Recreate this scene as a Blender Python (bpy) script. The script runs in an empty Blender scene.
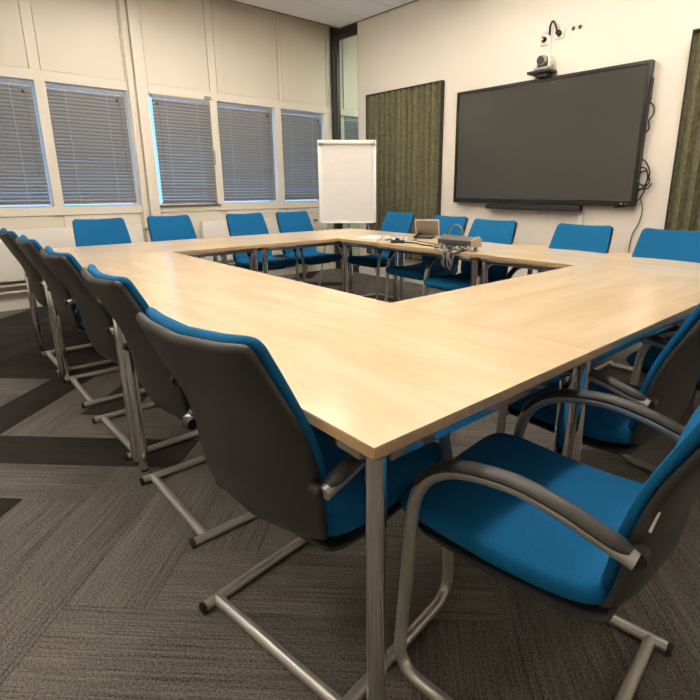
import bpy, bmesh, math, random
from mathutils import Vector, Matrix
random.seed(7)
S = bpy.context.scene
COL = S.collection
PI = math.pi

# ------------------------------------------------------------------ camera, world, exposure
F, YAW, PITCH, ROLL = 508.29, 0.8367, -0.2664, -0.0012
CAM, PX, PY = (-0.5158, -0.5796, 1.1654), 376.957, 326.608
cd = bpy.data.cameras.new('camera'); cam = bpy.data.objects.new('camera', cd); COL.objects.link(cam)
cy_, sy_, cp_, sp_ = math.cos(YAW), math.sin(YAW), math.cos(PITCH), math.sin(PITCH)
fw = Vector((cp_*cy_, cp_*sy_, sp_)); rt = Vector((sy_, -cy_, 0)); up = rt.cross(fw)
c_, s_ = math.cos(ROLL), math.sin(ROLL)
rt, up = c_*rt + s_*up, -s_*rt + c_*up
M = Matrix((rt, up, -fw)).transposed().to_4x4(); M.translation = Vector(CAM)
cam.matrix_world = M
cd.sensor_fit = 'HORIZONTAL'; cd.sensor_width = 36; cd.lens = F/700*36
cd.shift_x = (350-PX)/700; cd.shift_y = (PY-350)/700; cd.clip_start = 0.02
S.camera = cam

W = bpy.data.worlds.new('sky'); S.world = W; W.use_nodes = True
W.node_tree.nodes['Background'].inputs[0].default_value = (0.22, 0.55, 1.0, 1)
W.node_tree.nodes['Background'].inputs[1].default_value = 2.6
S.view_settings.view_transform = 'Standard'; S.view_settings.look = 'None'
S.view_settings.gamma = 1; S.view_settings.use_curve_mapping = False
S.view_settings.exposure = 0.06
LAMP = 19.0

# ------------------------------------------------------------------ materials
MATS = {}
def mat(name, col, rough=0.5, metal=0.0, spec=0.5, bump=None, var=None, coat=0, trans=0, emit=None, aniso=None):
    """procedural principled material: col, noise variation var=(scale xyz, amount), bump=(scale, strength)"""
    m = bpy.data.materials.new(name); m.use_nodes = True; nt = m.node_tree; b = nt.nodes['Principled BSDF']
    b.inputs['Base Color'].default_value = (*col, 1); b.inputs['Roughness'].default_value = rough
    b.inputs['Metallic'].default_value = metal; b.inputs['Specular IOR Level'].default_value = spec
    b.inputs['Coat Weight'].default_value = coat; b.inputs['Transmission Weight'].default_value = trans
    if emit:
        b.inputs['Emission Color'].default_value = (*emit[0], 1); b.inputs['Emission Strength'].default_value = emit[1]
    tc = nt.nodes.new('ShaderNodeTexCoord')
    if var:
        mp = nt.nodes.new('ShaderNodeMapping'); nt.links.new(tc.outputs['Object'], mp.inputs[0]); mp.inputs['Scale'].default_value = var[0]
        n = nt.nodes.new('ShaderNodeTexNoise'); n.inputs['Scale'].default_value = 1; n.inputs['Detail'].default_value = 4
        nt.links.new(mp.outputs[0], n.inputs['Vector'])
        r = nt.nodes.new('ShaderNodeValToRGB'); a = var[1]
        r.color_ramp.elements[0].position = .3; r.color_ramp.elements[1].position = .7
        r.color_ramp.elements[0].color = (*[c*(1-a) for c in col], 1); r.color_ramp.elements[1].color = (*[min(1, c*(1+a)) for c in col], 1)
        nt.links.new(n.outputs['Fac'], r.inputs[0]); nt.links.new(r.outputs[0], b.inputs['Base Color'])
    if bump:
        n2 = nt.nodes.new('ShaderNodeTexNoise'); n2.inputs['Scale'].default_value = bump[0]; n2.inputs['Detail'].default_value = 3
        nt.links.new(tc.outputs['Object'], n2.inputs['Vector'])
        bp = nt.nodes.new('ShaderNodeBump'); bp.inputs['Strength'].default_value = bump[1]; bp.inputs['Distance'].default_value = .002
        nt.links.new(n2.outputs['Fac'], bp.inputs['Height']); nt.links.new(bp.outputs[0], b.inputs['Normal'])
    MATS[name] = m; return m
mat('wall', (0.80, 0.74, 0.645), .55, var=((1.5, 1.5, 1.5), .02), bump=(220, .08))
mat('facade', (0.74, 0.68, 0.58), .45, var=((1, 1, 1), .02))
mat('facade_post', (0.77, 0.71, 0.61), .4)
mat('white', (0.78, 0.75, 0.69), .35)
mat('baseboard', (0.72, 0.68, 0.6), .5)
mat('ceiling', (0.90, 0.91, 0.94), .8, bump=(300, .2))
mat('dark_frame', (0.035, 0.035, 0.03), .4)
mat('black', (0.012, 0.012, 0.012), .45)
mat('black_soft', (0.02, 0.02, 0.02), .6)
mat('arm_pad', (0.03, 0.029, 0.027), .5)
mat('shell', (0.028, 0.028, 0.025), .42, bump=(900, .15))
mat('blue', (0.0010, 0.112, 0.275), .85, spec=.25, var=((260, 260, 260), .16), bump=(700, .35))
mat('silver', (0.50, 0.49, 0.46), .36, metal=.7)
mat('chrome', (0.78, 0.77, 0.75), .09, metal=1)
mat('apron', (0.55, 0.54, 0.52), .14, metal=1)
mat('edge', (0.50, 0.34, 0.18), .4, var=((4, 30, 30), .12))
mat('slat', (0.31, 0.29, 0.265), .3, spec=.6)
mat('rail', (0.30, 0.29, 0.28), .4)
mat('cord', (0.45, 0.55, 0.65), .6)  # blue daylight on the cords is put into their colour
mat('bezel', (0.012, 0.012, 0.012), .28)
mat('screen', (0.058, 0.058, 0.051), .14, spec=.6)
mat('paper', (0.70, 0.675, 0.64), .8, var=((9, 9, 30), .03), bump=(14, .6))
mat('board', (0.84, 0.83, 0.81), .25)
mat('chart_frame', (0.84, 0.84, 0.83), .2)
mat('hood', (0.10, 0.097, 0.09), .38)
mat('grey_metal', (0.33, 0.32, 0.30), .4, metal=.8)
mat('beige', (0.45, 0.38, 0.29), .5)
mat('taupe', (0.19, 0.165, 0.135), .35, metal=.4)
mat('cable_black', (0.015, 0.015, 0.016), .5)
mat('cable_grey', (0.17, 0.17, 0.17), .5)
mat('cable_white', (0.7, 0.68, 0.64), .5)
mat('blue_plastic', (0.01, 0.03, 0.25), .4)
mat('red_led', (0.5, 0.02, 0.02), .4)
mat('lens', (0.01, 0.01, 0.012), .35)
mat('lamp', (0.9, 0.88, 0.84), .5, emit=((1.0, 0.905, 0.785), LAMP))
mat('pipe', (0.36, 0.33, 0.29), .4, metal=.5)
def glass(name, tint, rough=0.0):
    m = bpy.data.materials.new(name); m.use_nodes = True; nt = m.node_tree; nt.nodes.clear()
    o = nt.nodes.new('ShaderNodeOutputMaterial'); t = nt.nodes.new('ShaderNodeBsdfTransparent'); g = nt.nodes.new('ShaderNodeBsdfGlossy')
    fr = nt.nodes.new('ShaderNodeFresnel'); fr.inputs[0].default_value = 1.5; mx = nt.nodes.new('ShaderNodeMixShader')
    t.inputs[0].default_value = (*tint, 1); g.inputs['Roughness'].default_value = rough
    ge = nt.nodes.new('ShaderNodeNewGeometry'); ma = nt.nodes.new('ShaderNodeMath'); ma.operation = 'SUBTRACT'; ma.inputs[0].default_value = 1; ma.use_clamp = True
    mm = nt.nodes.new('ShaderNodeMath'); mm.operation = 'MULTIPLY'; nt.links.new(ge.outputs['Backfacing'], ma.inputs[1]); nt.links.new(ma.outputs[0], mm.inputs[0]); nt.links.new(fr.outputs[0], mm.inputs[1])
    nt.links.new(mm.outputs[0], mx.inputs[0]); nt.links.new(t.outputs[0], mx.inputs[1]); nt.links.new(g.outputs[0], mx.inputs[2]); nt.links.new(mx.outputs[0], o.inputs[0])
    MATS[name] = m
glass('glass', (0.93, 0.97, 0.98)); glass('glass_green', (0.70, 0.78, 0.75))

def wood_mat():
    m = bpy.data.materials.new('maple'); m.use_nodes = True; nt = m.node_tree; b = nt.nodes['Principled BSDF']; L = nt.links.new
    tc = nt.nodes.new('ShaderNodeTexCoord'); oi = nt.nodes.new('ShaderNodeObjectInfo')
    ad = nt.nodes.new('ShaderNodeVectorMath'); ad.operation = 'ADD'
    cm = nt.nodes.new('ShaderNodeCombineXYZ'); mu = nt.nodes.new('ShaderNodeMath'); mu.operation = 'MULTIPLY'; mu.inputs[1].default_value = 40
    L(oi.outputs['Random'], mu.inputs[0]); L(mu.outputs[0], cm.inputs[0]); L(mu.outputs[0], cm.inputs[1])
    L(tc.outputs['Object'], ad.inputs[0]); L(cm.outputs[0], ad.inputs[1])
    def noise(sc, detail, dist=0):
        mp = nt.nodes.new('ShaderNodeMapping'); mp.inputs['Scale'].default_value = sc; L(ad.outputs[0], mp.inputs[0])
        n = nt.nodes.new('ShaderNodeTexNoise'); n.inputs['Scale'].default_value = 1; n.inputs['Detail'].default_value = detail; n.inputs['Distortion'].default_value = dist
        L(mp.outputs[0], n.inputs['Vector']); return n.outputs['Fac']
    n1 = noise((1.2, 7, 1), 5, 1.2); n2 = noise((4, 60, 1), 3); n3 = noise((3.5, 9, 1), 4, .6)
    s = nt.nodes.new('ShaderNodeMath'); s.operation = 'MULTIPLY_ADD'; s.inputs[1].default_value = .22; L(n2, s.inputs[0]); L(n1, s.inputs[2])
    s2 = nt.nodes.new('ShaderNodeMath'); s2.operation = 'MULTIPLY_ADD'; s2.inputs[1].default_value = .5; L(n3, s2.inputs[0]); L(s.outputs[0], s2.inputs[2])
    r = nt.nodes.new('ShaderNodeValToRGB'); e = r.color_ramp.elements
    e[0].position = .5; e[0].color = (0.60, 0.45, 0.275, 1); e[1].position = 1.15; e[1].color = (0.70, 0.555, 0.37, 1)
    k = r.color_ramp.elements.new(.8); k.color = (0.655, 0.505, 0.32, 1)
    L(s2.outputs[0], r.inputs[0]); L(r.outputs[0], b.inputs['Base Color'])
    b.inputs['Roughness'].default_value = .2; b.inputs['Specular IOR Level'].default_value = .5
    MATS['maple'] = m
wood_mat()

def carpet_mat(name, dark, light):
    m = bpy.data.materials.new(name); m.use_nodes = True; nt = m.node_tree; b = nt.nodes['Principled BSDF']; L = nt.links.new
    tc = nt.nodes.new('ShaderNodeTexCoord'); oi = nt.nodes.new('ShaderNodeObjectInfo')
    mu = nt.nodes.new('ShaderNodeMath'); mu.operation = 'MULTIPLY'; mu.inputs[1].default_value = 60; L(oi.outputs['Random'], mu.inputs[0])
    cm = nt.nodes.new('ShaderNodeCombineXYZ'); L(mu.outputs[0], cm.inputs[0]); L(mu.outputs[0], cm.inputs[1])
    ad = nt.nodes.new('ShaderNodeVectorMath'); L(tc.outputs['Object'], ad.inputs[0]); L(cm.outputs[0], ad.inputs[1])
    def noise(sc, detail):
        mp = nt.nodes.new('ShaderNodeMapping'); mp.inputs['Scale'].default_value = sc; L(ad.outputs[0], mp.inputs[0])
        n = nt.nodes.new('ShaderNodeTexNoise'); n.inputs['Scale'].default_value = 1; n.inputs['Detail'].default_value = detail
        L(mp.outputs[0], n.inputs['Vector']); return n.outputs['Fac']
    st = noise((1.6, 210, 1), 2); tuft = noise((170, 170, 170), 2); big = noise((3, 12, 1), 2); mid = noise((6, 80, 1), 2)
    def madd(a, k, c):
        s = nt.nodes.new('ShaderNodeMath'); s.operation = 'MULTIPLY_ADD'; s.inputs[1].default_value = k; L(a, s.inputs[0])
        if isinstance(c, float): s.inputs[2].default_value = c
        else: L(c, s.inputs[2])
        return s.outputs[0]
    v = madd(st, .62, -.52); v = madd(tuft, .95, v); v = madd(big, .12, v); v = madd(mid, .28, v); v = madd(oi.outputs['Random'], .05, v)
    r = nt.nodes.new('ShaderNodeValToRGB'); e = r.color_ramp.elements
    e[0].position = .2; e[0].color = (*dark, 1); e[1].position = .78; e[1].color = (*light, 1)
    L(v, r.inputs[0]); L(r.outputs[0], b.inputs['Base Color']); b.inputs['Roughness'].default_value = .95; b.inputs['Specular IOR Level'].default_value = .1
    bp = nt.nodes.new('ShaderNodeBump'); bp.inputs['Strength'].default_value = .6; bp.inputs['Distance'].default_value = .004
    L(v, bp.inputs['Height']); L(bp.outputs[0], b.inputs['Normal']); MATS[name] = m
carpet_mat('carpet_light', (0.028, 0.026, 0.0235), (0.245, 0.226, 0.203))
carpet_mat('carpet_dark', (0.012, 0.0105, 0.0100), (0.055, 0.048, 0.045))

def felt_mat():
    m = mat('felt', (0.150, 0.142, 0.085), .95, spec=.1, var=((60, 60, 25), .35), bump=(350, .5))
felt_mat()

# ------------------------------------------------------------------ mesh helpers
class MB:
    def __init__(s): s.v = []; s.f = []
    def box(s, a, b):
        x0, y0, z0 = a; x1, y1, z1 = b; n = len(s.v)
        s.v += [(x0, y0, z0), (x1, y0, z0), (x1, y1, z0), (x0, y1, z0), (x0, y0, z1), (x1, y0, z1), (x1, y1, z1), (x0, y1, z1)]
        s.f += [tuple(n+i for i in q) for q in ((0, 3, 2, 1), (4, 5, 6, 7), (0, 1, 5, 4), (1, 2, 6, 5), (2, 3, 7, 6), (3, 0, 4, 7))]
        return s
    def rings(s, rings, cap=True, close=False):
        n0 = len(s.v); k = len(rings[0])
        for r in rings: s.v += [tuple(p) for p in r]
        m = len(rings)
        for i in range(m if close else m-1):
            a = n0+i*k; b = n0+((i+1) % m)*k
            for j in range(k): s.f.append((a+j, a+(j+1) % k, b+(j+1) % k, b+j))
        if cap and not close:
            s.f.append(tuple(n0+j for j in reversed(range(k)))); s.f.append(tuple(n0+(m-1)*k+j for j in range(k)))
        return s
    def tube(s, pts, r, n=12, r2=None, closed=False):
        """sweep a (possibly elliptical: r sideways, r2 along frame normal) section along pts"""
        P = [Vector(p) for p in pts]; r2 = r2 or r; rr = []
        t0 = (P[1]-P[0]).normalized()
        up = Vector((0, 0, 1)) if abs(t0.z) < .9 else Vector((0, 1, 0))
        nv = (up - t0*up.dot(t0)).normalized()
        for i, p in enumerate(P):
            a = P[max(i-1, 0)]; b = P[min(i+1, len(P)-1)]; t = (b-a).normalized()
            nv = (nv - t*nv.dot(t)).normalized(); bv = t.cross(nv)
            rr.append([p + bv*(r*math.cos(2*PI*j/n)) + nv*(r2*math.sin(2*PI*j/n)) for j in range(n)])
        return s.rings(rr)
    def lathe(s, prof, n=20, c=(0, 0, 0), axis='z'):
        rr = []
        for r, z in prof:
            ring = []
            for j in range(n):
                a = 2*PI*j/n; p = (r*math.cos(a), r*math.sin(a), z)
                if axis == 'x': p = (p[2], p[0], p[1])
                if axis == 'y': p = (p[1], p[2], p[0])
                ring.append((p[0]+c[0], p[1]+c[1], p[2]+c[2]))
            rr.append(ring)
        return s.rings(rr)
    def prism(s, poly, axis, a, b):
        """extrude a 2D polygon along an axis"""
        def P(u, w, t): return {'x': (t, u, w), 'y': (u, t, w), 'z': (u, w, t)}[axis]
        return s.rings([[P(u, w, a) for u, w in poly], [P(u, w, b) for u, w in poly]])
    def mesh(s, name, m, bevel=0, seg=2, sharp=40):
        me = bpy.data.meshes.new(name); me.from_pydata(s.v, [], s.f)
        bm = bmesh.new(); bm.from_mesh(me)
        bmesh.ops.recalc_face_normals(bm, faces=bm.faces)
        if bevel:
            es = [e for e in bm.edges if len(e.link_faces) == 2 and e.calc_face_angle(0) > .5]
            bmesh.ops.bevel(bm, geom=es, offset=bevel, segments=seg, profile=.5, affect='EDGES', clamp_overlap=True)
        for f in bm.faces: f.smooth = True
        bm.to_mesh(me); bm.free(); me.set_sharp_from_angle(angle=math.radians(sharp))
        me.materials.append(MATS[m] if isinstance(m, str) else m); return me
    def build(s, name, m, parent=None, loc=(0, 0, 0), rot=(0, 0, 0), **k):
        return ob(name, s.mesh(name, m, **k), parent, loc, rot)
def ob(name, me, parent=None, loc=(0, 0, 0), rot=(0, 0, 0)):
    o = bpy.data.objects.new(name, me); COL.objects.link(o); o.location = loc; o.rotation_euler = rot
    if parent: o.parent = parent
    return o
def tag(o, label, cat, group=None):
    o['label'] = label; o['category'] = cat
    if group: o['group'] = group
    return o
def thing(name, label, cat, loc=(0, 0, 0), rz=0, group=None):
    return tag(ob(name, None, None, loc, (0, 0, rz)), label, cat, group)
def struct(o, label, cat=None):
    o['kind'] = 'structure'; o['label'] = label; o['category'] = cat or o.name.split('_')[0]; return o
def copy_tree(o, parent=None):
    c = o.copy(); COL.objects.link(c)
    if parent: c.parent = parent
    for ch in [q for q in o.children]: copy_tree(ch, c)
    return c
def fillet(pts, rad, n=7):
    """round the inner corners of a polyline"""
    P = [Vector(p) for p in pts]; out = [P[0]]
    for i in range(1, len(P)-1):
        r = rad[i-1] if isinstance(rad, (list, tuple)) else rad
        a = (P[i-1]-P[i]); b = (P[i+1]-P[i]); la, lb = a.length, b.length; a.normalize(); b.normalize()
        ang = a.angle(b); d = min(r/math.tan(ang/2), la*.49, lb*.49); p, q = P[i]+a*d, P[i]+b*d
        for k in range(n+1):
            t = k/n; out.append(p*(1-t)**2 + P[i]*2*t*(1-t) + q*t*t)
    out.append(P[-1]); return out
def spline(pts, n=8):
    """Catmull-Rom through pts"""
    P = [Vector(p) for p in pts]; P = [P[0]*2-P[1]] + P + [P[-1]*2-P[-2]]; out = []
    for i in range(1, len(P)-2):
        p0, p1, p2, p3 = P[i-1:i+3]
        for k in range(n):
            t = k/n
            out.append(.5*((2*p1)+(p2-p0)*t+(2*p0-5*p1+4*p2-p3)*t*t+(3*p1-p0-3*p2+p3)*t**3))
    out.append(P[-2]); return out

# ------------------------------------------------------------------ dimensions
TX, WY, CZ = 4.12, 5.5, 3.18           # screen wall x, window wall y, ceiling height
RX0, RY0 = -2.2, -2.4                  # walls behind the camera
NX1, NY0 = 6.6, 3.2                    # next room beyond the glass strip
LX, LY, D, H = 3.055, 3.80, 0.80, 0.74

# ------------------------------------------------------------------ floor: herringbone carpet planks
fl = MB().box((RX0-.2, RY0-.2, -.12), (NX1+.2, WY+.3, -.008)).build('floor', 'carpet_dark')
struct(fl, 'carpeted floor of brown grey planks laid in herringbone', 'floor')
def clip(poly, x0, x1, y0, y1):
    for ax, v, sg in ((0, x0, 1), (0, x1, -1), (1, y0, 1), (1, y1, -1)):
        out = []
        for i in range(len(poly)):
            a, b = poly[i-1], poly[i]; ia, ib = (a[ax]-v)*sg >= 0, (b[ax]-v)*sg >= 0
            if ia != ib:
                t = (v-a[ax])/(b[ax]-a[ax]); out.append((a[0]+t*(b[0]-a[0]), a[1]+t*(b[1]-a[1])))
            if ib: out.append(b)
        poly = out
        if not poly: return []
    return poly
R2 = math.sqrt(.5)
DARK = {('H', 0, 0), ('V', 0, 0), ('H', -2, 0), ('H', 0, -1), ('H', 1, -1), ('V', 1, -1), ('V', 2, -1), ('H', 2, -1), ('V', 0, -1), ('H', 3, -1),
        ('V', 3, -1), ('H', -1, -2), ('V', -1, -2), ('H', 0, -2), ('V', 0, -2), ('H', 1, -2), ('H', 4, -1), ('V', 4, -1), ('H', 5, -1)}
LIGHT = set()
full = {}
def plank(kind, k, m):
    u0, w0 = -1.92+.25*k+m, 1.137+.25*k-m
    if kind == 'H': ub, wb, du, dw = u0, w0, 1.0, .25
    else: ub, wb, du, dw = u0-.25, w0, .25, 1.0
    g = .0004
    corners = [(ub+g, wb+g), (ub+du-g, wb+g), (ub+du-g, wb+dw-g), (ub+g, wb+dw-g)]
    P = [((u+w)*R2, (w-u)*R2) for u, w in corners]
    Q = clip(P, RX0, TX, RY0, WY)
    if len(Q) < 3: return
    area = abs(sum(Q[i-1][0]*Q[i][1]-Q[i][0]*Q[i-1][1] for i in range(len(Q)))/2)
    if area < .004: return
    cu, cw = ub+du/2, wb+dw/2; cx, cy = (cu+cw)*R2, (cw-cu)*R2
    ang = -PI/4 if kind == 'H' else PI/4
    ca, sa = math.cos(-ang), math.sin(-ang)
    dark = (kind, k, m) in DARK or ((kind, k, m) not in LIGHT and cy-cx > 1.2 and cy > 2.2 and random.random() < .3)
    key = dark if area > .2485 else None
    if key is not None and key in full: me = full[key]
    else:
        loc = [((x-cx)*ca-(y-cy)*sa, (x-cx)*sa+(y-cy)*ca) for x, y in Q]
        inn = [(x*(1-.0012/max(.12, abs(x))), y*(1-.0012/max(.12, abs(y)))) for x, y in loc]
        b = MB().rings([[(x, y, -.012) for x, y in loc], [(x, y, -.001) for x, y in loc], [(x, y, 0) for x, y in inn]])
        me = b.mesh('carpet_plank', 'carpet_dark' if dark else 'carpet_light')
        if key is not None: full[key] = me
    ob('carpet_plank', me, fl, (cx, cy, 0), (0, 0, ang))
for m in range(-8, 9):
    for k in range(-34, 36):
        plank('H', k, m); plank('V', k, m)

# ------------------------------------------------------------------ ceiling with panels, added luminaires
ce = MB().box((RX0-.2, RY0-.2, CZ+.35), (NX1+.2, WY+.3, CZ+.45)).build('ceiling', 'ceiling')
struct(ce, 'pale grey ceiling of long panels with dark joints', 'ceiling')
ROWS = [4.07, 2.27, 0.47, -1.33]
edges = [RY0]
for yr in sorted(ROWS): edges += [yr-.15, yr+.15]
edges.append(5.255)
def ceil_strip(y0, y1, x0, x1):
    MB().box((x0+.003, y0+.006, CZ), (x1-.003, y1-.006, CZ+.03)).build('ceiling_panel', 'ceiling', ce, bevel=.002, seg=1)
ys = []
for i in range(len(edges)-1):
    a, b = edges[i], edges[i+1]
    if abs((b-a)-.3) < 1e-6 and i % 2 == 1: continue      # luminaire row handled below
    n = max(1, round((b-a)/.53))
    for j in range(n): ys.append((a+(b-a)*j/n, a+(b-a)*(j+1)/n))
for a, b in ys: ceil_strip(a, b, RX0, TX-.012)
for yr in ROWS: ceil_strip(yr-.15, yr+.15, RX0, TX-.012)
edge_trim = MB()
for i in range(150):
    x = RX0+.02+i*.042
    edge_trim.box((x, 5.250, CZ-.012), (x+.024, 5.270, CZ+.02))
edge_trim.box((RX0, 5.256, CZ+.004), (TX-.012, 5.262, CZ+.04))
edge_trim.build('toothed_edge_strip', 'pipe', ce)
def luminaire(x, y, label, group=None, z=CZ-.16):
    """added unseen linear lamp on two wires, its upward glow brightens the ceiling"""
    t = thing('added_pendant_light', label, 'ceiling light', (x+.6, y, z), 0, group)
    fr = MB(); fr.box((-.6, -.13, 0), (.6, -.118, .05)); fr.box((-.6, .118, 0), (.6, .13, .05)); fr.box((-.6, -.118, 0), (-.588, .118, .05)); fr.box((.588, -.118, 0), (.6, .118, .05))
    fr.build('frame', 'white', t)
    MB().box((-.586, -.116, .008), (.586, .116, .042)).build('diffuser', 'lamp', t)
    for sx in (-.5, .5): MB().tube([(sx, 0, .04), (sx, 0, CZ-z)], .0015, 6).build('wire', 'grey_metal', t)
for yr, xs, l in ((4.07, (.75,), 'along the windows'), (2.27, (-1.7, -.2, 1.1, 2.3), 'over the middle of the table ring'), (0.47, (-1.7, -.2, 1.3, 2.8), 'over the side opposite the windows')):
    for x in xs: luminaire(x, yr, 'added suspended lamp with white frame, in the row ' + l, 'added suspended lamps in the row ' + l)  # rows hang above the view, added to light the room
luminaire(1.95, 4.07, 'added linear lamp close under the ceiling near the flip chart', None, CZ-.055)  # added out of view to brighten the far corner walls
for k in range(2): luminaire(4.45+.02*k, 3.6+.8*k, 'added suspended linear lamp of the neighbouring room behind the glass strip', 'added lamps of the neighbouring room')  # added to brighten the room behind the glass

# ------------------------------------------------------------------ window wall
WINS = [(-.15, .593), (.685, 1.42), (1.64, 2.33), (2.425, 3.20), (3.30, 3.985), (4.36, 5.05), (5.2, 5.9)]
WZ0, WZ1 = .985, 2.155
b = MB()
x = RX0-.2
for a, c in WINS:
    b.box((x, WY+.02, -.1), (a, WY+.22, CZ+.45)); b.box((a, WY+.02, -.1), (c, WY+.22, WZ0)); b.box((a, WY+.02, WZ1), (c, WY+.22, CZ+.45)); x = c
b.box((x, WY+.02, -.1), (NX1+.2, WY+.22, CZ+.45))
ww = b.build('wall_window', 'facade'); struct(ww, 'cream panelled facade wall above and around the windows', 'wall')
def wbox(name, x0, x1, z0, z1, proud=0., m='facade', bev=.003):
    MB().box((x0, WY-proud, z0), (x1, WY+.021, z1)).build(name, m, ww, bevel=bev, seg=1)
g = .0016
# upper infill panels
UP = [(-1.45, -.28), (-.19, .572), (.668, 1.425), (1.645, 2.352), (2.446, 3.283), (3.336, 4.03), (4.34, 5.1), (5.15, 5.95)]
for a, c in UP: wbox('wall_panel', a+g, c-g, 2.25+g, CZ+.3, 0)
# transom and posts
wbox('transom', RX0, 1.425, WZ1, 2.25, .006, 'facade_post'); wbox('transom', 1.645, NX1, WZ1, 2.25, .006, 'facade_post')
for a, c in ((-.19-.09, -.19), (.572, .668), (2.352, 2.446), (3.283, 3.336), (4.05, 4.115)): wbox('mullion_post', a+.002, c-.002, 2.25, CZ+.3, .003, 'facade_post')
for (a0, a1), (c0, c1) in zip(WINS[:-1], WINS[1:]):
    if abs(a1-1.42) > .01 and a1 < 3.9: wbox('mullion_post', a1+.001, c0-.001, .90, WZ1, .010, 'facade_post')
wbox('mullion_post', 3.986, 4.115, .90, WZ1, .010, 'facade_post')
wbox('mullion_post', 1.515, 1.578, 0, CZ+.3, .050, 'facade_post', .004)
wbox('mullion_post', 1.580, 1.638, 0, CZ+.3, .022, 'facade_post', .004)
MB().tube([(1.448, WY-.022, .02), (1.448, WY-.022, CZ+.3)], .014).build('pipe', 'facade_post', ww)
wbox('mullion_post', 1.425, 1.512, 0, CZ+.3, .006, 'facade_post')
# sill rail and lower infill panels
wbox('sill_rail', RX0, 1.425, .90, WZ0, .012, 'facade_post'); wbox('sill_rail', 1.64, 4.115, .90, WZ0, .012, 'facade_post'); wbox('sill_rail', 4.2, NX1, .90, WZ0, .012, 'facade_post')
for a, c in ((RX0, -.15), (-.15, .58), (.66, 1.42), (1.65, 2.36), (2.44, 3.28), (3.34, 4.11)): wbox('wall_panel', a+g, c-g, .15, .90-g, 0, 'facade')
bb = MB().box((RX0, WY-.03, 0), (4.115, WY+.02, .15)).build('baseboard_window', 'baseboard', bevel=.004, seg=1); struct(bb, 'cream plinth board along the foot of the window wall', 'baseboard')

slat_me = {}
def blind(i, x0, x1, z0, z1, y, label, sash=False, nm=31):
    w = x1-x0
    t = thing('venetian_blind', label, 'blind', ((x0+x1)/2, y, z0), 0, None)
    MB().box((-w/2, -.02, z1-z0-.035), (w/2, .02, z1-z0)).build('head_rail', 'rail', t, bevel=.003, seg=1)
    top = z1-z0-.059; pitch = (top-.03)/(nm-1)
    key = round(w, 3)
    if key not in slat_me:
        sw, ang = .044, math.radians(-50)
        pr = []
        for k in range(6):
            s = -sw/2+sw*k/5; bow = -.011*(1-(2*s/sw)**2)
            # upper edge leans into the room, hollow side down
            pr.append((s*math.cos(ang)-bow*math.sin(ang), s*math.sin(ang)+bow*math.cos(ang)))
        sec = pr + [(yy+.0008, zz-.0004) for yy, zz in reversed(pr)]
        slat_me[key] = MB().prism(sec, 'x', -w/2, w/2).mesh('slat', 'slat', sharp=60)
    for k in range(nm): ob('slat', slat_me[key], t, (random.uniform(-.001, .001), 0, .03+pitch*k), (random.uniform(-.03, .03), random.uniform(-.0012, .0012), 0))
    MB().box((-w/2, -.012, 0), (w/2, .012, .014)).build('bottom_rail', 'rail', t, bevel=.003, seg=1)
    for fx in (-.28, .25):
        MB().tube([(fx*w, -.019, .01), (fx*w, -.019, z1-z0-.03)], .0022, 6).build('ladder_cord', 'cord', t)
    sx = (.42*w if not sash else -.40*w)
    MB().tube([(sx, -.024, z1-z0-.06), (sx, -.026, .28)], .0025, 6).build('tilt_wand', 'cable_grey', t)
    MB().lathe([(.004, 0), (.009, .006), (.009, .02), (.004, .03)], 10, (sx-.02, -.026, z1-z0-.11)).build('cord_knob', 'black', t)
    return t
BL = ['grey venetian blind on the facade window farthest from the flip chart', 'grey venetian blind above the long radiator, next to the pipe post',
      'grey venetian blind fixed to the opening window with a handle at its lower corner', 'grey venetian blind in the window next to the opening one, above two chairs',
      'grey venetian blind in the window beside the dark corner frame', 'venetian blind of the next room seen through the glass strip', 'venetian blind hidden further along the next room']
for i, (a, c) in enumerate(WINS):
    wn = ob('window_%d' % (i+1), None, None, ((a+c)/2, WY, WZ0))
    struct(wn, ['facade window farthest from the flip chart', 'window above the long radiator next to the pipe post', 'opening sash window with a handle', 'window between the opening sash and the corner window', 'window beside the dark corner frame', 'window of the next room behind glass', 'far window of the next room'][i], 'window')
    w = c-a; h = WZ1-WZ0
    fr = MB(); t = .010
    fr.box((-w/2, .07, 0), (-w/2+t, .13, h)); fr.box((w/2-t, .07, 0), (w/2, .13, h)); fr.box((-w/2+t, .07, 0), (w/2-t, .13, t)); fr.box((-w/2+t, .07, h-t), (w/2-t, .13, h))
    fr.build('window_frame', 'white', wn)
    MB().box((-w/2+t, .10, t), (w/2-t, .106, h-t)).build('pane', 'glass', wn)
    if i == 2:
        ha = MB().box((w/2-.03, -.04, -.006), (w/2-.005, -.012, .03)); ha.tube([(w/2-.017, -.035, .012), (w/2-.017, -.055, .012), (w/2-.10, -.055, .012)], .008, 8)
        ha.build('handle', 'grey_metal', wn)
        MB().box((-w/2-.01, -.045, -.02), (w/2+.03, -.014, -.004)).build('lower_bar', 'grey_metal', wn, bevel=.003)
        MB().tube([(w/2-.06, -.02, h+.03), (w/2+.02, -.02, h+.03)], .006, 8).build('hinge', 'grey_metal', wn)
        MB().tube([(w/2-.06, -.02, h+.005), (w/2+.02, -.02, h+.005)], .006, 8).build('hinge', 'grey_metal', wn)
        MB().tube([(w/2+.012, -.016, .45), (w/2+.012, -.016, .62)], .006, 8).build('hinge', 'grey_metal', wn)
        blind(i, a+.026, c-.004, WZ0+.006, WZ1-.006, WY-.012, BL[i], True)
    elif i < 6:
        blind(i, a+.004, c-.022, WZ0+.022, WZ1-.012, WY+.035, BL[i])

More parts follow.
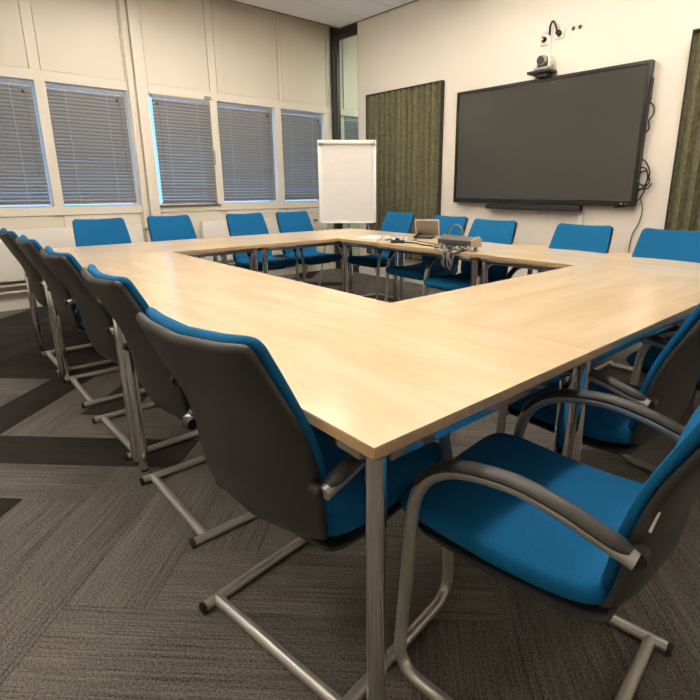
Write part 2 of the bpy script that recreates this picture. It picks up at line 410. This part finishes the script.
# radiators with pipes
def radiator(x0, x1, label):
    t = thing('radiator', label, 'radiator', ((x0+x1)/2, 5.41, 0.30)); w = x1-x0
    MB().box((-w/2, -.05, 0), (w/2, .02, .485)).build('panel', 'white', t, bevel=.008, seg=2)
    gr = MB()
    for k in range(int(w/.04)): gr.box((-w/2+.02+k*.04, -.04, .485), (-w/2+.035+k*.04, .015, .489))
    gr.build('top_grille', 'baseboard', t)
    for k in range(2): MB().box((-w/2+.1+k*(w-.26), .02, .1), (-w/2+.16+k*(w-.26), .089, .4)).build('bracket', 'white', t)
    vv = MB().tube([(w/2, -.01, .43), (w/2+.05, -.01, .43)], .012, 10); vv.lathe([(.018, .04), (.02, .05), (.02, .085), (.014, .09)], 12, (w/2, -.01, .43), 'x')
    vv.build('valve', 'grey_metal', t)
    for z in (-.05, -.115): MB().tube([(-w/2-.3 if x0 < 0 else -w/2-.2, -.01, z), (w/2, -.01, z)], .022, 12).build('pipe', 'pipe', t)
    MB().box((-w/2+.1, -.012, -.3), (-w/2+.13, .012, 0)).build('foot', 'pipe', t); MB().box((w/2-.13, -.012, -.3), (w/2-.1, .012, 0)).build('foot', 'pipe', t)
radiator(-1.9, 1.38, 'long white panel radiator under the windows behind the row of chair backs')
radiator(2.06, 3.66, 'white panel radiator between the opening window and the flip chart')

# ------------------------------------------------------------------ screen wall, glass corner strip, other walls
wt = MB().box((TX, RY0-.2, -.1), (TX+.1, 4.92, CZ+.45)).build('wall_screen', 'wall'); struct(wt, 'plain cream wall that carries the large screen', 'wall')
MB().box((RX0-.2, RY0-.2, -.1), (RX0, WY+.3, CZ+.45)).build('wall_left', 'wall'); struct(bpy.data.objects['wall_left'], 'cream wall at the end of the room opposite the screen', 'wall')
MB().box((RX0, RY0-.2, -.1), (TX, RY0, CZ+.45)).build('wall_back', 'wall'); struct(bpy.data.objects['wall_back'], 'cream wall opposite the windows', 'wall')
MB().box((NX1, NY0-.2, -.1), (NX1+.2, WY+.02, CZ+.45)).build('wall_far', 'wall'); struct(bpy.data.objects['wall_far'], 'far wall of the neighbouring room', 'wall')
MB().box((TX+.1, NY0-.2, -.1), (NX1, NY0, CZ+.45)).build('wall_near', 'wall'); struct(bpy.data.objects['wall_near'], 'side wall of the neighbouring room', 'wall')
MB().box((TX+.1, NY0, CZ+.03), (NX1, WY, CZ+.06)).build('ceiling_panel', 'ceiling', ce)
bs = MB().box((TX-.018, RY0, 0), (TX, 4.92, .09)).build('baseboard_screen', 'white', bevel=.003, seg=1); struct(bs, 'white skirting board under the screen wall', 'baseboard')
gp = ob('window_8', None, None, (TX, 5.2, 0)); struct(gp, 'tall narrow glass strip in a dark frame beside the window wall', 'window')
MB().box((0, .215, 0), (.10, .295, CZ+.3)).build('post', 'dark_frame', gp, bevel=.004)
MB().box((.02, .19, 0), (.08, .215, CZ-.11)).build('inner_post', 'dark_frame', gp, bevel=.004)
MB().box((0, -.28, CZ-.07), (.10, .215, CZ+.3)).build('head_beam', 'dark_frame', gp, bevel=.004)
MB().box((.02, -.28, CZ-.11), (.08, .215, CZ-.07)).build('inner_beam', 'dark_frame', gp, bevel=.004)
MB().box((.01, -.28, 0), (.09, -.262, CZ-.07)).build('post', 'dark_frame', gp, bevel=.003)
MB().box((.01, -.28, 0), (.09, .19, .09)).build('bottom_rail', 'dark_frame', gp, bevel=.003)
MB().box((.045, -.262, .09), (.053, .19, CZ-.11)).build('pane', 'glass_green', gp)
tj = MB().box((TX-.012, RY0, CZ-.004), (TX-.001, 5.255, CZ+.03)).build('trim_1', 'dark_frame'); struct(tj, 'thin dark strip in place of the shadow gap where ceiling meets the screen wall', 'trim')  # solid dark strip, the shade of the joint is its colour

# acoustic panels with vertical pleats
def acoustic(y0, y1, z0, z1, label):
    t = thing('acoustic_panel', label, 'acoustic panel', (TX, (y0+y1)/2, z0)); w = y1-y0; h = z1-z0
    n = max(3, int(w/.092)); pr = []
    for k in range(n*6+1):
        u = k/6; ph = u % 1
        d = .030+.020*math.sin(2*PI*ph)+.006*math.sin(4*PI*ph+.6)+.004*math.sin(k*1.7)
        pr.append((-(d+.004), -w/2+.012+(w-.024)*k/(n*6)))
    sec = pr + [(-.002, w/2-.012), (-.002, -w/2+.012)]
    MB().prism(sec, 'z', .012, h-.012).build('felt_pleats', 'felt', t, sharp=70)
    f = MB(); f.box((-.052, -w/2, 0), (-.001, -w/2+.012, h)); f.box((-.052, w/2-.012, 0), (-.001, w/2, h)); f.box((-.052, -w/2+.012, h-.012), (-.001, w/2-.012, h)); f.box((-.052, -w/2+.012, 0), (-.001, w/2-.012, .012))
    f.build('frame', 'black_soft', t)
acoustic(3.44, 4.71, .30, 2.30, 'olive green pleated felt acoustic panel behind the flip chart')
acoustic(-.40, .985, .30, 2.30, 'olive green pleated felt acoustic panel on the cable side of the screen')

# ------------------------------------------------------------------ screen, sound bar, camera, sockets, cables
t = thing('display_screen', 'large black flat screen switched off on the cream wall', 'screen', (TX, 2.22, 1.01))
w, h = 1.96, 1.13
fr = MB(); e = .028
fr.box((-.075, -w/2, 0), (-.012, -w/2+e, h)); fr.box((-.075, w/2-e, 0), (-.012, w/2, h)); fr.box((-.075, -w/2+e, 0), (-.012, w/2-e, e+.02)); fr.box((-.075, -w/2+e, h-e), (-.012, w/2-e, h)); fr.box((-.05, -w/2+e, e), (-.012, w/2-e, h-e))
fr.build('bezel', 'bezel', t, bevel=.002, seg=1)
MB().box((-.066, -w/2+e, e+.02), (-.05, w/2-e, h-e)).build('screen_glass', 'screen', t)
MB().box((-.012, -.4, .2), (0, .4, .9)).build('wall_mount', 'black', t)
MB().box((-.0765, -w/2+.10, .018), (-.075, -w/2+.115, .026)).build('indicator', 'cable_white', t); MB().box((-.0765, -w/2+.055, .015), (-.075, -w/2+.075, .025)).build('indicator', 'red_led', t)
MB().box((-.06, -w/2-.012, .84), (-.02, -w/2, 1.0)).build('side_port_cover', 'black', t)
t = thing('sound_bar', 'slim black sound bar mounted under the large screen', 'sound bar', (TX, 2.23, .955))
MB().box((-.09, -.52, 0), (-.01, .52, .05)).build('body', 'black', t, bevel=.008); MB().box((-.0915, -.50, .008), (-.0895, .50, .04)).build('grille', 'black_soft', t)
MB().box((-.01, -.2, .01), (0, .2, .04)).build('bracket', 'black', t)
t = thing('conference_camera', 'small silver video camera with round lens on a black shelf above the screen', 'camera', (TX-.07, 2.195, 2.14))
MB().box((-.07, -.10, .035), (.065, .13, .06)).build('shelf', 'black', t, bevel=.004); MB().box((-.05, -.06, .0), (.05, .05, .035)).build('clamp', 'black_soft', t, bevel=.004)
MB().box((-.055, -.07, .06), (.055, .07, .085)).build('base', 'grey_metal', t, bevel=.006)
for s in (-1, 1): MB().box((-.03, s*.062-.012, .085), (.03, s*.062+.012, .175)).build('yoke_arm', 'white', t, bevel=.01)
hd = MB().lathe([(.02, -.065), (.042, -.06), (.048, -.04), (.05, 0), (.042, .03), (.02, .045)], 20, (0, 0, .14), 'x').build('head', 'grey_metal', t)
MB().lathe([(.034, -.072), (.034, -.06), (.02, -.058)], 20, (0, 0, .14), 'x').build('lens', 'lens', hd)
def socket(y, z, label, plug=True, w=.09):
    t = thing('wall_socket', label, 'socket', (TX, y, z))
    MB().box((-.012, -w/2, -w/2), (0, w/2, w/2)).build('plate', 'white', t, bevel=.004)
    MB().lathe([(.03, -.0125), (.03, -.016), (.026, -.016), (.024, -.0125)], 20, (0, 0, 0), 'x').build('ring', 'baseboard', t)
    if plug: MB().lathe([(.02, -.016), (.022, -.02), (.02, -.05), (.012, -.06)], 14, (0, 0, .005), 'x').build('plug', 'black', t)
socket(2.245, 2.475, 'white wall socket plate with a thin pale lead above the screen camera', False)
socket(2.10, 2.50, 'white wall socket with a black plug above the screen')
tag(MB().tube(spline([(TX-.055, 2.10, 2.51), (TX-.07, 2.11, 2.56), (TX-.05, 2.15, 2.60), (TX-.03, 2.185, 2.57), (TX-.022, 2.19, 2.50)]), .009, 8).build('power_cable', 'cable_black'), 'short black power lead arching from plug to cable duct', 'cable')
tag(MB().tube(spline([(TX-.014, 2.255, 2.475), (TX-.04, 2.265, 2.50), (TX-.04, 2.23, 2.53), (TX-.022, 2.20, 2.53)]), .006, 8).build('network_cable', 'cable_white'), 'short pale lead from the socket plate to the cable duct', 'cable')
tag(MB().box((TX-.018, 2.18, 2.16), (TX, 2.205, 2.545)).build('cable_duct', 'white', bevel=.003), 'thin white vertical duct rising from the screen camera to the sockets', 'duct')
for y, z in ((1.972, 2.515), (1.912, 2.515)):
    t = thing('wall_hole', 'round dark wall box opening with pale rim beside the sockets', 'wall box', (TX, y, z), 0, 'two round wall boxes above the screen')
    MB().lathe([(.024, 0), (.024, -.006), (.018, -.006), (.017, -.001)], 18, (0, 0, 0), 'x').build('rim', 'white', t)
    MB().lathe([(.017, -.002), (.017, -.003), (.0, -.003)][:2], 18, (0, 0, 0), 'x').build('opening', 'black', t)
tag(MB().box((TX-.02, 1.70, .09), (TX, 1.755, 1.005)).build('cable_duct', 'white', bevel=.003), 'white vertical duct running down the wall from the sound bar', 'duct')
cab = [[(TX-.03, 1.25, 1.40), (TX-.05, 1.19, 1.36), (TX-.05, 1.155, 1.27), (TX-.05, 1.19, 1.17), (TX-.04, 1.26, 1.12)],
       [(TX-.03, 1.25, 1.33), (TX-.06, 1.18, 1.31), (TX-.06, 1.165, 1.22), (TX-.05, 1.20, 1.09), (TX-.05, 1.28, 1.02), (TX-.03, 1.42, 1.0)],
       [(TX-.03, 1.25, 1.20), (TX-.05, 1.17, 1.18), (TX-.05, 1.15, 1.23), (TX-.05, 1.19, 1.30), (TX-.04, 1.25, 1.27)],
       [(TX-.03, 1.25, 1.15), (TX-.05, 1.16, 1.16), (TX-.05, 1.13, 1.20)],
       [(TX-.02, 1.24, 1.83), (TX-.04, 1.20, 1.80), (TX-.04, 1.19, 1.74), (TX-.04, 1.22, 1.69), (TX-.03, 1.215, 1.63), (TX-.03, 1.24, 1.60)]]
for i, c in enumerate(cab):
    tag(MB().tube(spline(c), .006, 8).build('screen_cable', 'cable_black'), ['black cable loop bulging out beside the lower corner of the screen', 'black cable curling under the lower corner of the screen', 'black cable crossing back behind the lower edge of the screen', 'short black cable stub sticking out beside the screen', 'coiled black cable hanging high beside the screen edge'][i], 'cable')
tag(MB().tube(spline([(TX-.02, 1.22, 1.10), (TX-.01, 1.19, .98), (TX-.01, 1.21, .86), (TX-.01, 1.25, .76), (TX-.01, 1.26, .5), (TX-.02, 1.25, .10)]), .005, 8).build('floor_cable', 'cable_grey'), 'thin grey cable hanging down the wall from the screen corner', 'cable')

# ------------------------------------------------------------------ tables
LEG_ME = None
def table(x0, y0, x1, y1, label):
    """x along the long side in local space so the grain follows it"""
    lx, ly = x1-x0, y1-y0; rz = 0
    if ly > lx: lx, ly = ly, lx; rz = PI/2
    g = .0007
    t = thing('meeting_table', label, 'table', ((x0+x1)/2, (y0+y1)/2, 0), rz, 'meeting tables joined into a ring')
    a, b = lx/2-g, ly/2-g
    MB().box((-a, -b, H-.0035), (a, b, H)).build('table_top', 'maple', t, bevel=.001, seg=1)
    MB().box((-a, -b, H-.025), (a, b, H-.0035)).build('edge_band', 'edge', t, bevel=.0015, seg=1)
    i = .043
    for sx in (-1, 1):
        for sy in (-1, 1):
            px, py = sx*(a-i), sy*(b-i)
            lg = MB().lathe([(.021, H-.0255), (.021, .03), (.019, .012), (.016, .012)], 24, (px, py, 0)).build('leg', 'chrome', t)
            MB().lathe([(.014, 0), (.017, .004), (.017, .013), (.010, .014)], 16, (px, py, 0)).build('glide', 'black', lg)
            MB().lathe([(.034, H-.0252), (.034, H-.032), (.022, H-.045)], 20, (px, py, 0)).build('leg_collar', 'grey_metal', lg)
    z0, z1 = H-.060, H-.0255
    for sy in (-1, 1): MB().box((-a+i+.02, sy*(b-.030)-.009, z0), (a-i-.02, sy*(b-.030)+.009, z1)).build('apron', 'apron', t, bevel=.003)
    for sx in (-1, 1): MB().box((sx*(a-.030)-.009, -b+i+.02, z0), (sx*(a-.030)+.009, b-i-.02, z1)).build('apron', 'apron', t, bevel=.003)
table(0, 0, D, 1.569, 'pale maple table opposite the screen, at the corner farthest from the flip chart')
table(0, 1.569, D, LY-D, 'pale maple table in the middle of the side opposite the screen')
table(0, LY-D, 1.50, LY, 'pale maple table along the windows, at the end far from the flip chart')
table(1.50, LY-D, LX, LY, 'pale maple table along the windows, whose corner points at the flip chart')
table(LX-D, 1.50, LX, LY-D, 'pale maple table below the screen carrying the tablet and the black remote')
table(LX-D, 0, LX, 1.50, 'pale maple table below the cable side of the screen, at the corner of the ring')
table(D, 0, LX-D, D, 'pale maple table bridging the side opposite the windows')

# ------------------------------------------------------------------ chairs
def slab(prof, hws, th, r_end=(.05, .05), wing=0., e=.42, n=28, stations=34, off=0.):
    """upholstered / moulded slab: rounded section swept along a (y,z) profile; hws = half widths at the profile points"""
    P = [Vector((0, y, z)) for y, z in prof]; C = spline(P, 10)
    HW = [q.x for q in spline([Vector((hh, 0, 0)) for hh in hws], 10)]
    cum = [0]
    for i in range(1, len(C)): cum.append(cum[-1]+(C[i]-C[i-1]).length)
    T = cum[-1]
    def at(s):
        for i in range(1, len(cum)):
            if s <= cum[i] or i == len(cum)-1:
                f = (s-cum[i-1])/max(1e-9, cum[i]-cum[i-1]); f = min(1, max(0, f))
                return C[i-1].lerp(C[i], f), (C[i]-C[i-1]).normalized(), HW[i-1]*(1-f)+HW[i]*f
    ss = set(T*k/stations for k in range(stations+1))
    for q in (.03, .12, .28, .5, .75): ss.add(th/2*q); ss.add(T-th/2*q)
    for q in (.05, .15, .3, .5, .75): ss.add(r_end[0]*q); ss.add(T-r_end[1]*q)
    rings = []
    for s in sorted(ss):
        c, t, hw = at(s); nn = Vector((0, -t.z, t.y)); 
        k = 1
        for d, r in ((s, r_end[0]), (T-s, r_end[1])):
            if d < r: hw -= r-math.sqrt(max(0, r*r-(r-d)**2))
            if d < th/2: k *= max(.06, math.sqrt(max(0, 1-(1-2*d/th)**2)))
        ring = []
        for j in range(n):
            a = 2*PI*j/n; ca, sa = math.cos(a), math.sin(a)
            x = hw*math.copysign(abs(ca)**e, ca); v = th/2*k*math.copysign(abs(sa)**(e*1.6), sa)
            ring.append(c + Vector((x, 0, 0)) + nn*(v + off + wing*(x/.23)**2))
        rings.append(ring)
    return MB().rings(rings)
# profile runs top -> down, so the section normal (0,-t.z,t.y) points forward (+y)
def make_chair():
    root = ob('conference_chair', None)
    bs = slab([(-.382, .899), (-.334, .793), (-.286, .69), (-.262, .60), (-.250, .51), (-.232, .445), (-.195, .408), (-.150, .398)], [.196, .208, .216, .221, .220, .213, .196, .170], .024, (.022, .03), wing=.040, e=.26)
    bs.build('back_shell', 'shell', root, sharp=50)
    slab([(-.360, .909), (-.313, .803), (-.265, .69), (-.240, .60), (-.228, .52), (-.208, .45)], [.196, .207, .214, .217, .215, .205], .030, (.030, .05), wing=.040, e=.34).build('back_cushion', 'blue', root, sharp=60)
    # seat: profile runs rear -> front, so the normal points up
    slab([(-.205, .418), (-.15, .406), (-.04, .402), (.10, .408), (.215, .418), (.262, .428)], [.215, .225, .230, .232, .228, .215], .018, (.02, .06), e=.30).build('seat_shell', 'black_soft', root, sharp=50)
    slab([(-.205, .462), (-.12, .443), (0, .438), (.12, .445), (.20, .451), (.25, .444), (.272, .424)], [.215, .226, .232, .235, .235, .232, .222], .066, (.05, .05), wing=.004, e=.36).build('seat_cushion', 'blue', root, sharp=60)
    r = .0155
    for s in (-1, 1):
        x = s*.252
        pts = fillet([(x, -.245, r), (x, .243, r), (x, .210, .43)], [.075], 9)[:-1] + spline([(x, .210, .43), (x, .205, .485), (x, .188, .54), (x, .150, .588), (x, .085, .621), (x, -.02, .636), (x, -.11, .626), (x, -.180, .608), (x*.99, -.240, .591)], 5)
        fr = MB().tube(pts, r, 14).build('side_frame', 'silver', root)
        MB().lathe([(r*.9, 0), (r*1.04, -.002), (r*1.04, -.010), (r*.7, -.012)], 12, (x, -.245, r), 'y').build('end_cap', 'black', fr)
        k0 = next(i for i, p in enumerate(pts) if p.z > .535); pp = pts[k0:-1]
        nrm = []
        for i in range(len(pp)):
            tt = (pp[min(i+1, len(pp)-1)]-pp[max(i-1, 0)]).normalized(); nrm.append(Vector((0, tt.z, -tt.y)))
        n = len(pp); rings = []
        for i, p in enumerate(pp):
            f = (.55, .85, 1)[min(i, n-1-i, 2)]
            rings.append([p + nrm[i]*.011 + Vector((1, 0, 0))*(.0195*f*math.cos(2*PI*j/14)) + nrm[i]*(.0115*f*math.sin(2*PI*j/14)) for j in range(14)])
        MB().rings(rings).build('arm_pad', 'arm_pad', root)
        MB().lathe([(.004, -.014), (.015, -.014), (.0165, 0), (.015, .012), (.004, .014)], 16, (s*.232, -.240, .591), 'x').build('pivot', 'black', root)
        MB().tube([(s*.250, .212, .418), (s*.20, .20, .405), (s*.14, .15, .398)], .009, 8).build('seat_bracket', 'silver', root)
    MB().tube([(-.252, -.205, r), (.252, -.205, r)], r, 14).build('cross_bar', 'silver', root)
    MB().tube([(-.15, .15, .396), (.15, .15, .396)], .011, 10).build('seat_support', 'black', root)
    return root
proto = make_chair()
first = True
def chair(x, y, deg, label, group, tagit=False):
    global first
    o = proto if first else copy_tree(proto); first = False
    o.location = (x, y, 0); o.rotation_euler = (0, 0, math.radians(deg)); tag(o, label, 'chair', group)
    if tagit:
        bc = [c for c in o.children if c.name.startswith('back_cushion')][0]
        MB().prism([(-.247, .625), (-.238, .627), (-.2465, .668), (-.2555, .666)], 'x', -.2105, -.2065).build('sewn_label', 'board', bc)
    return o
g1 = 'blue chairs on the side opposite the screen'
for i, (x, y, a, l) in enumerate([(.192, .415, -82, 'dark-shelled armchair at the table corner farthest from the flip chart, its whole back showing'),
    (.250, 1.17, -90, 'dark-shelled chair on the side opposite the screen, fourth from the long radiator'),
    (.260, 1.925, -89, 'middle dark-shelled chair of five on the side opposite the screen'),
    (.268, 2.665, -91, 'dark-shelled chair on the side opposite the screen, second from the long radiator'),
    (.265, 3.36, -90, 'dark-shelled chair nearest the long radiator, on the side opposite the screen')]): chair(x, y, a, l, g1)
g2 = 'blue chairs along the window side'
for x, y, a, l in [(.685, 3.96, 180, 'blue chair on the window side at the end near the long radiator'), (1.325, 4.06, 182, 'blue chair on the window side beneath the opening window'),
    (2.05, 3.96, 180, 'blue chair on the window side, second from the flip chart'), (2.64, 3.98, 181, 'blue chair on the window side next to the flip chart')]: chair(x, y, a, l, g2)
g3 = 'blue chairs below the screen'
for x, y, a, l in [(3.03, 3.345, 90, 'blue chair in front of the pleated panel beside the flip chart'), (2.86, 2.53, 88, 'blue chair behind the silver tablet on the table'),
    (2.66, 1.88, 91, 'blue chair behind the cable box, pushed far under the table'), (2.66, 1.135, 90, 'blue chair below the screen in front of the wall duct'),
    (2.62, .53, 90, 'blue chair in front of the pleated panel on the cable side of the screen')]: chair(x, y, a, l, g3)
g4 = 'blue chairs on the side opposite the windows'
for i, (x, y, a, l) in enumerate([(.47, -.085, 6, 'pulled-out blue armchair, seat half in shade, at the corner farthest from the flip chart'),
    (1.14, .12, 1, 'blue armchair next to the pulled-out one, on the side opposite the windows'), (1.89, -.03, 0, 'third blue armchair on the side opposite the windows, two past the pulled-out one'),
    (2.60, -.12, 0, 'blue armchair opposite the windows, nearest the pleated panel on the cable side')]): chair(x, y, a, l, g4, i == 0)

# ------------------------------------------------------------------ flip chart on a tripod, facing the free corner
fa = YAW - PI/2                        # local -y looks back along the view of someone at the free corner
t = thing('flip_chart', 'white flip chart board with a blank paper pad on a tripod', 'flip chart', (3.29, 4.14, 0), fa+math.radians(1))
w, z0, z1 = .66, .775, 1.685
tl = math.radians(-4)
MB().box((-w/2+.012, -.008, z0+.012), (w/2-.012, .010, z1-.012)).build('board', 'board', t)
f = MB()
f.box((-w/2, -.012, z0), (-w/2+.022, .014, z1)); f.box((w/2-.022, -.012, z0), (w/2, .014, z1)); f.box((-w/2+.022, -.012, z0), (w/2-.022, .014, z0+.022)); f.box((-w/2+.022, -.012, z1-.02), (w/2-.022, .014, z1))
f.build('frame', 'chart_frame', t, bevel=.005)
cl = MB().box((-w/2+.028, -.030, z1-.055), (w/2-.028, -.012, z1-.020)).build('clamp_bar', 'silver', t, bevel=.006)
for s in (-1, 1): MB().box((s*(w/2-.022)-.010, -.032, z1-.058), (s*(w/2-.022)+.010, -.012, z1-.016)).build('clamp_end', 'pipe', cl, bevel=.003)
for s in (-1, 1): MB().lathe([(.010, -.04), (.013, -.036), (.013, -.012)], 12, (s*(w/2-.05), 0, z1-.045), 'y').build('clamp_knob', 'grey_metal', cl)
pb = MB(); nx, nz = 14, 20; rings = []
for k in range(nz+1):
    zz = z1-.058-(z1-z0-.09)*k/nz
    rings.append([(-w/2+.045+(w-.09)*j/nx, -.016-.004*math.sin(j*.9+k*.35)*k/nz-.006*(k/nz)**2, zz) for j in range(nx+1)] + [(-w/2+.045+(w-.09)*j/nx, -.0085, zz) for j in reversed(range(nx+1))])
pb.rings(rings); pb.build('paper_pad', 'paper', t)
MB().box((-w/2+.04, -.019, z1-.085), (w/2-.04, -.0165, z1-.057)).build('pad_header', 'paper', t)
tr = MB().box((-w/2+.03, -.055, z0-.004), (w/2-.03, -.010, z0+.006)).build('pen_tray', 'white', t, bevel=.002)
for s in (-1, 1): MB().tube([(s*.10, .03, 1.55), (s*.36, .02 if s else 0, .012)], .011, 10).build('leg', 'silver', t)
MB().tube([(0, .04, 1.55), (0, .55, .012)], .011, 10).build('leg', 'silver', t)
MB().box((-.13, .012, 1.50), (.13, .045, 1.58)).build('leg_bracket', 'black', t)

# ------------------------------------------------------------------ things on the table
t = thing('touch_panel', 'small silver tablet on a dark stand, its back to the ring opening', 'tablet', (2.83, 2.47, H), math.radians(-62))
# local -y faces the free corner; the panel top leans that way
rr = Matrix.Rotation(math.radians(18), 3, 'X')
def tilt(mb, c=(0, .02, .02)):
    mb.v = [tuple(rr @ Vector(p) + Vector(c)) for p in mb.v]; return mb
tilt(MB().box((-.108, -.006, 0), (.108, .008, .150))).build('housing', 'silver', t, bevel=.004)
tilt(MB().box((-.098, -.008, .010), (.098, -.0055, .138))).build('back_plate', 'taupe', t)
tilt(MB().box((-.102, .008, .006), (.102, .0095, .143))).build('screen', 'screen', t)
MB().box((-.10, -.07, 0), (.06, .07, .012)).build('stand', 'black', t, bevel=.004)
MB().tube([(-.10, -.06, .012), (-.08, 0, .03), (-.04, .02, .05)], .010, 8).build('stand_arm', 'black', t)

t = thing('cable_box', 'long grey connection box with sloped lid at the inner table edge', 'connection box', (2.345, 1.725, H))
MB().prism([(-.05, .035), (-.055, .075), (.03, .098), (.055, .075), (.055, .035)], 'y', -.15, .15).build('hood', 'hood', t, bevel=.004)
for s in (-1, 1):
    MB().prism([(-.052, .03), (-.058, .078), (.03, .102), (.058, .078), (.058, .03)], 'y', s*.15-.004, s*.15+.004).build('end_plate', 'beige', t)
    MB().box((-.052, s*.125-.01, 0), (-.03, s*.125+.01, .045)).build('post', 'silver', t, bevel=.002)
    MB().box((.02, s*.125-.01, 0), (.045, s*.125+.01, .045)).build('post', 'silver', t, bevel=.002)
MB().box((-.03, -.14, .032), (.05, .14, .05)).build('socket_rail', 'black', t)
rnd = random.Random(3)
for k in range(11):
    y0 = rnd.uniform(-.12, .12); y1 = rnd.uniform(-.09, .07); sag = rnd.uniform(.02, .14)
    p = [(-.01, y0, .045), (-.05, y0+rnd.uniform(-.03, .03), .02), (-.105, (y0+y1)/2, -.02), (-.118+rnd.uniform(-.01, .01), y1, -.045-sag*.5), (-.10, y1*.6, -.09-sag*.3), (-.085, y1*.4+.02, -.06)]
    MB().tube(spline(p, 6), rnd.choice([.003, .0035, .0045]), 7).build('cable', ['cable_black', 'cable_black', 'cable_grey', 'cable_black'][k % 4], t)
for k in range(5):
    y0 = -.12+.06*k
    MB().tube(spline([(-.01, y0, .04), (-.05, y0+.02, .03), (-.075, y0+.05*(-1)**k, .012), (-.112, y0*.4, -.03), (-.114, y0*.3, -.10)], 6), .005, 7).build('cable', ['cable_grey', 'cable_black'][k % 2], t)
MB().tube(spline([(-.10, -.03, -.05), (-.11, -.04, -.11), (-.105, -.05, -.15), (-.10, -.07, -.13), (-.10, -.06, -.09)], 6), .010, 8).build('cable_bundle', 'cable_black', t)
tag(MB().tube(spline([(2.46, 1.92, H+.006), (2.455, 1.91, H+.08), (2.45, 1.88, H+.145), (2.45, 1.835, H+.163), (2.45, 1.79, H+.142), (2.452, 1.775, H+.08), (2.46, 1.77, H+.006)], 8), .006, 8).build('looped_cable', 'cable_grey'), 'grey cable rising in a loop over the connection box', 'cable')
t = thing('remote_control', 'small dark box with a blue knob lying near the inner table edge', 'remote', (2.36, 2.36, H), math.radians(-40))
MB().box((-.055, -.035, 0), (.055, .035, .022)).build('body', 'black', t, bevel=.005); MB().box((-.02, -.01, .022), (.015, .012, .04)).build('knob', 'blue_plastic', t, bevel=.004); MB().box((.02, -.012, .022), (.045, .012, .03)).build('button', 'cable_white', t, bevel=.003)
tag(MB().tube(spline([(2.39, 2.31, H+.006), (2.42, 2.22, H+.005), (2.37, 2.10, H+.005), (2.36, 1.98, H+.005), (2.32, 1.93, H+.006), (2.32, 1.89, H+.006)]), .005, 8).build('table_cable', 'cable_black'), 'black cable running along the table from remote to connection box', 'cable')
tag(MB().tube(spline([(2.70, 2.46, H+.006), (2.58, 2.40, H+.005), (2.52, 2.22, H+.005), (2.47, 2.0, H+.005), (2.40, 1.93, H+.006), (2.38, 1.89, H+.006)]), .005, 8).build('tablet_cable', 'cable_grey'), 'grey cable running from the tablet to the connection box', 'cable')
pm = MB()
tag(MB().box((-.15, -.10, 0), (.15, .10, .002)).build('paper_sheet', 'paper', None, (2.55, 2.86, H), (0, 0, math.radians(25))), 'white sheet of paper lying on the table below the screen', 'paper')
for k in range(2):
    p = [(2.40+.03*k, 2.66, H+.006), (2.47, 2.60+.05*k, H+.02), (2.53, 2.55+.02*k, H+.012), (2.57, 2.47, H+.02), (2.50, 2.44+.03*k, H+.008), (2.44, 2.50, H+.014), (2.42, 2.60-.03*k, H+.006)]
    tag(MB().tube(spline(p), .007, 8).build('white_cable', ['cable_white', 'cable_grey'][k]), ['loose white cable curled beside the sheet of paper', 'loose grey cable curled beside the remote'][k], 'cable')
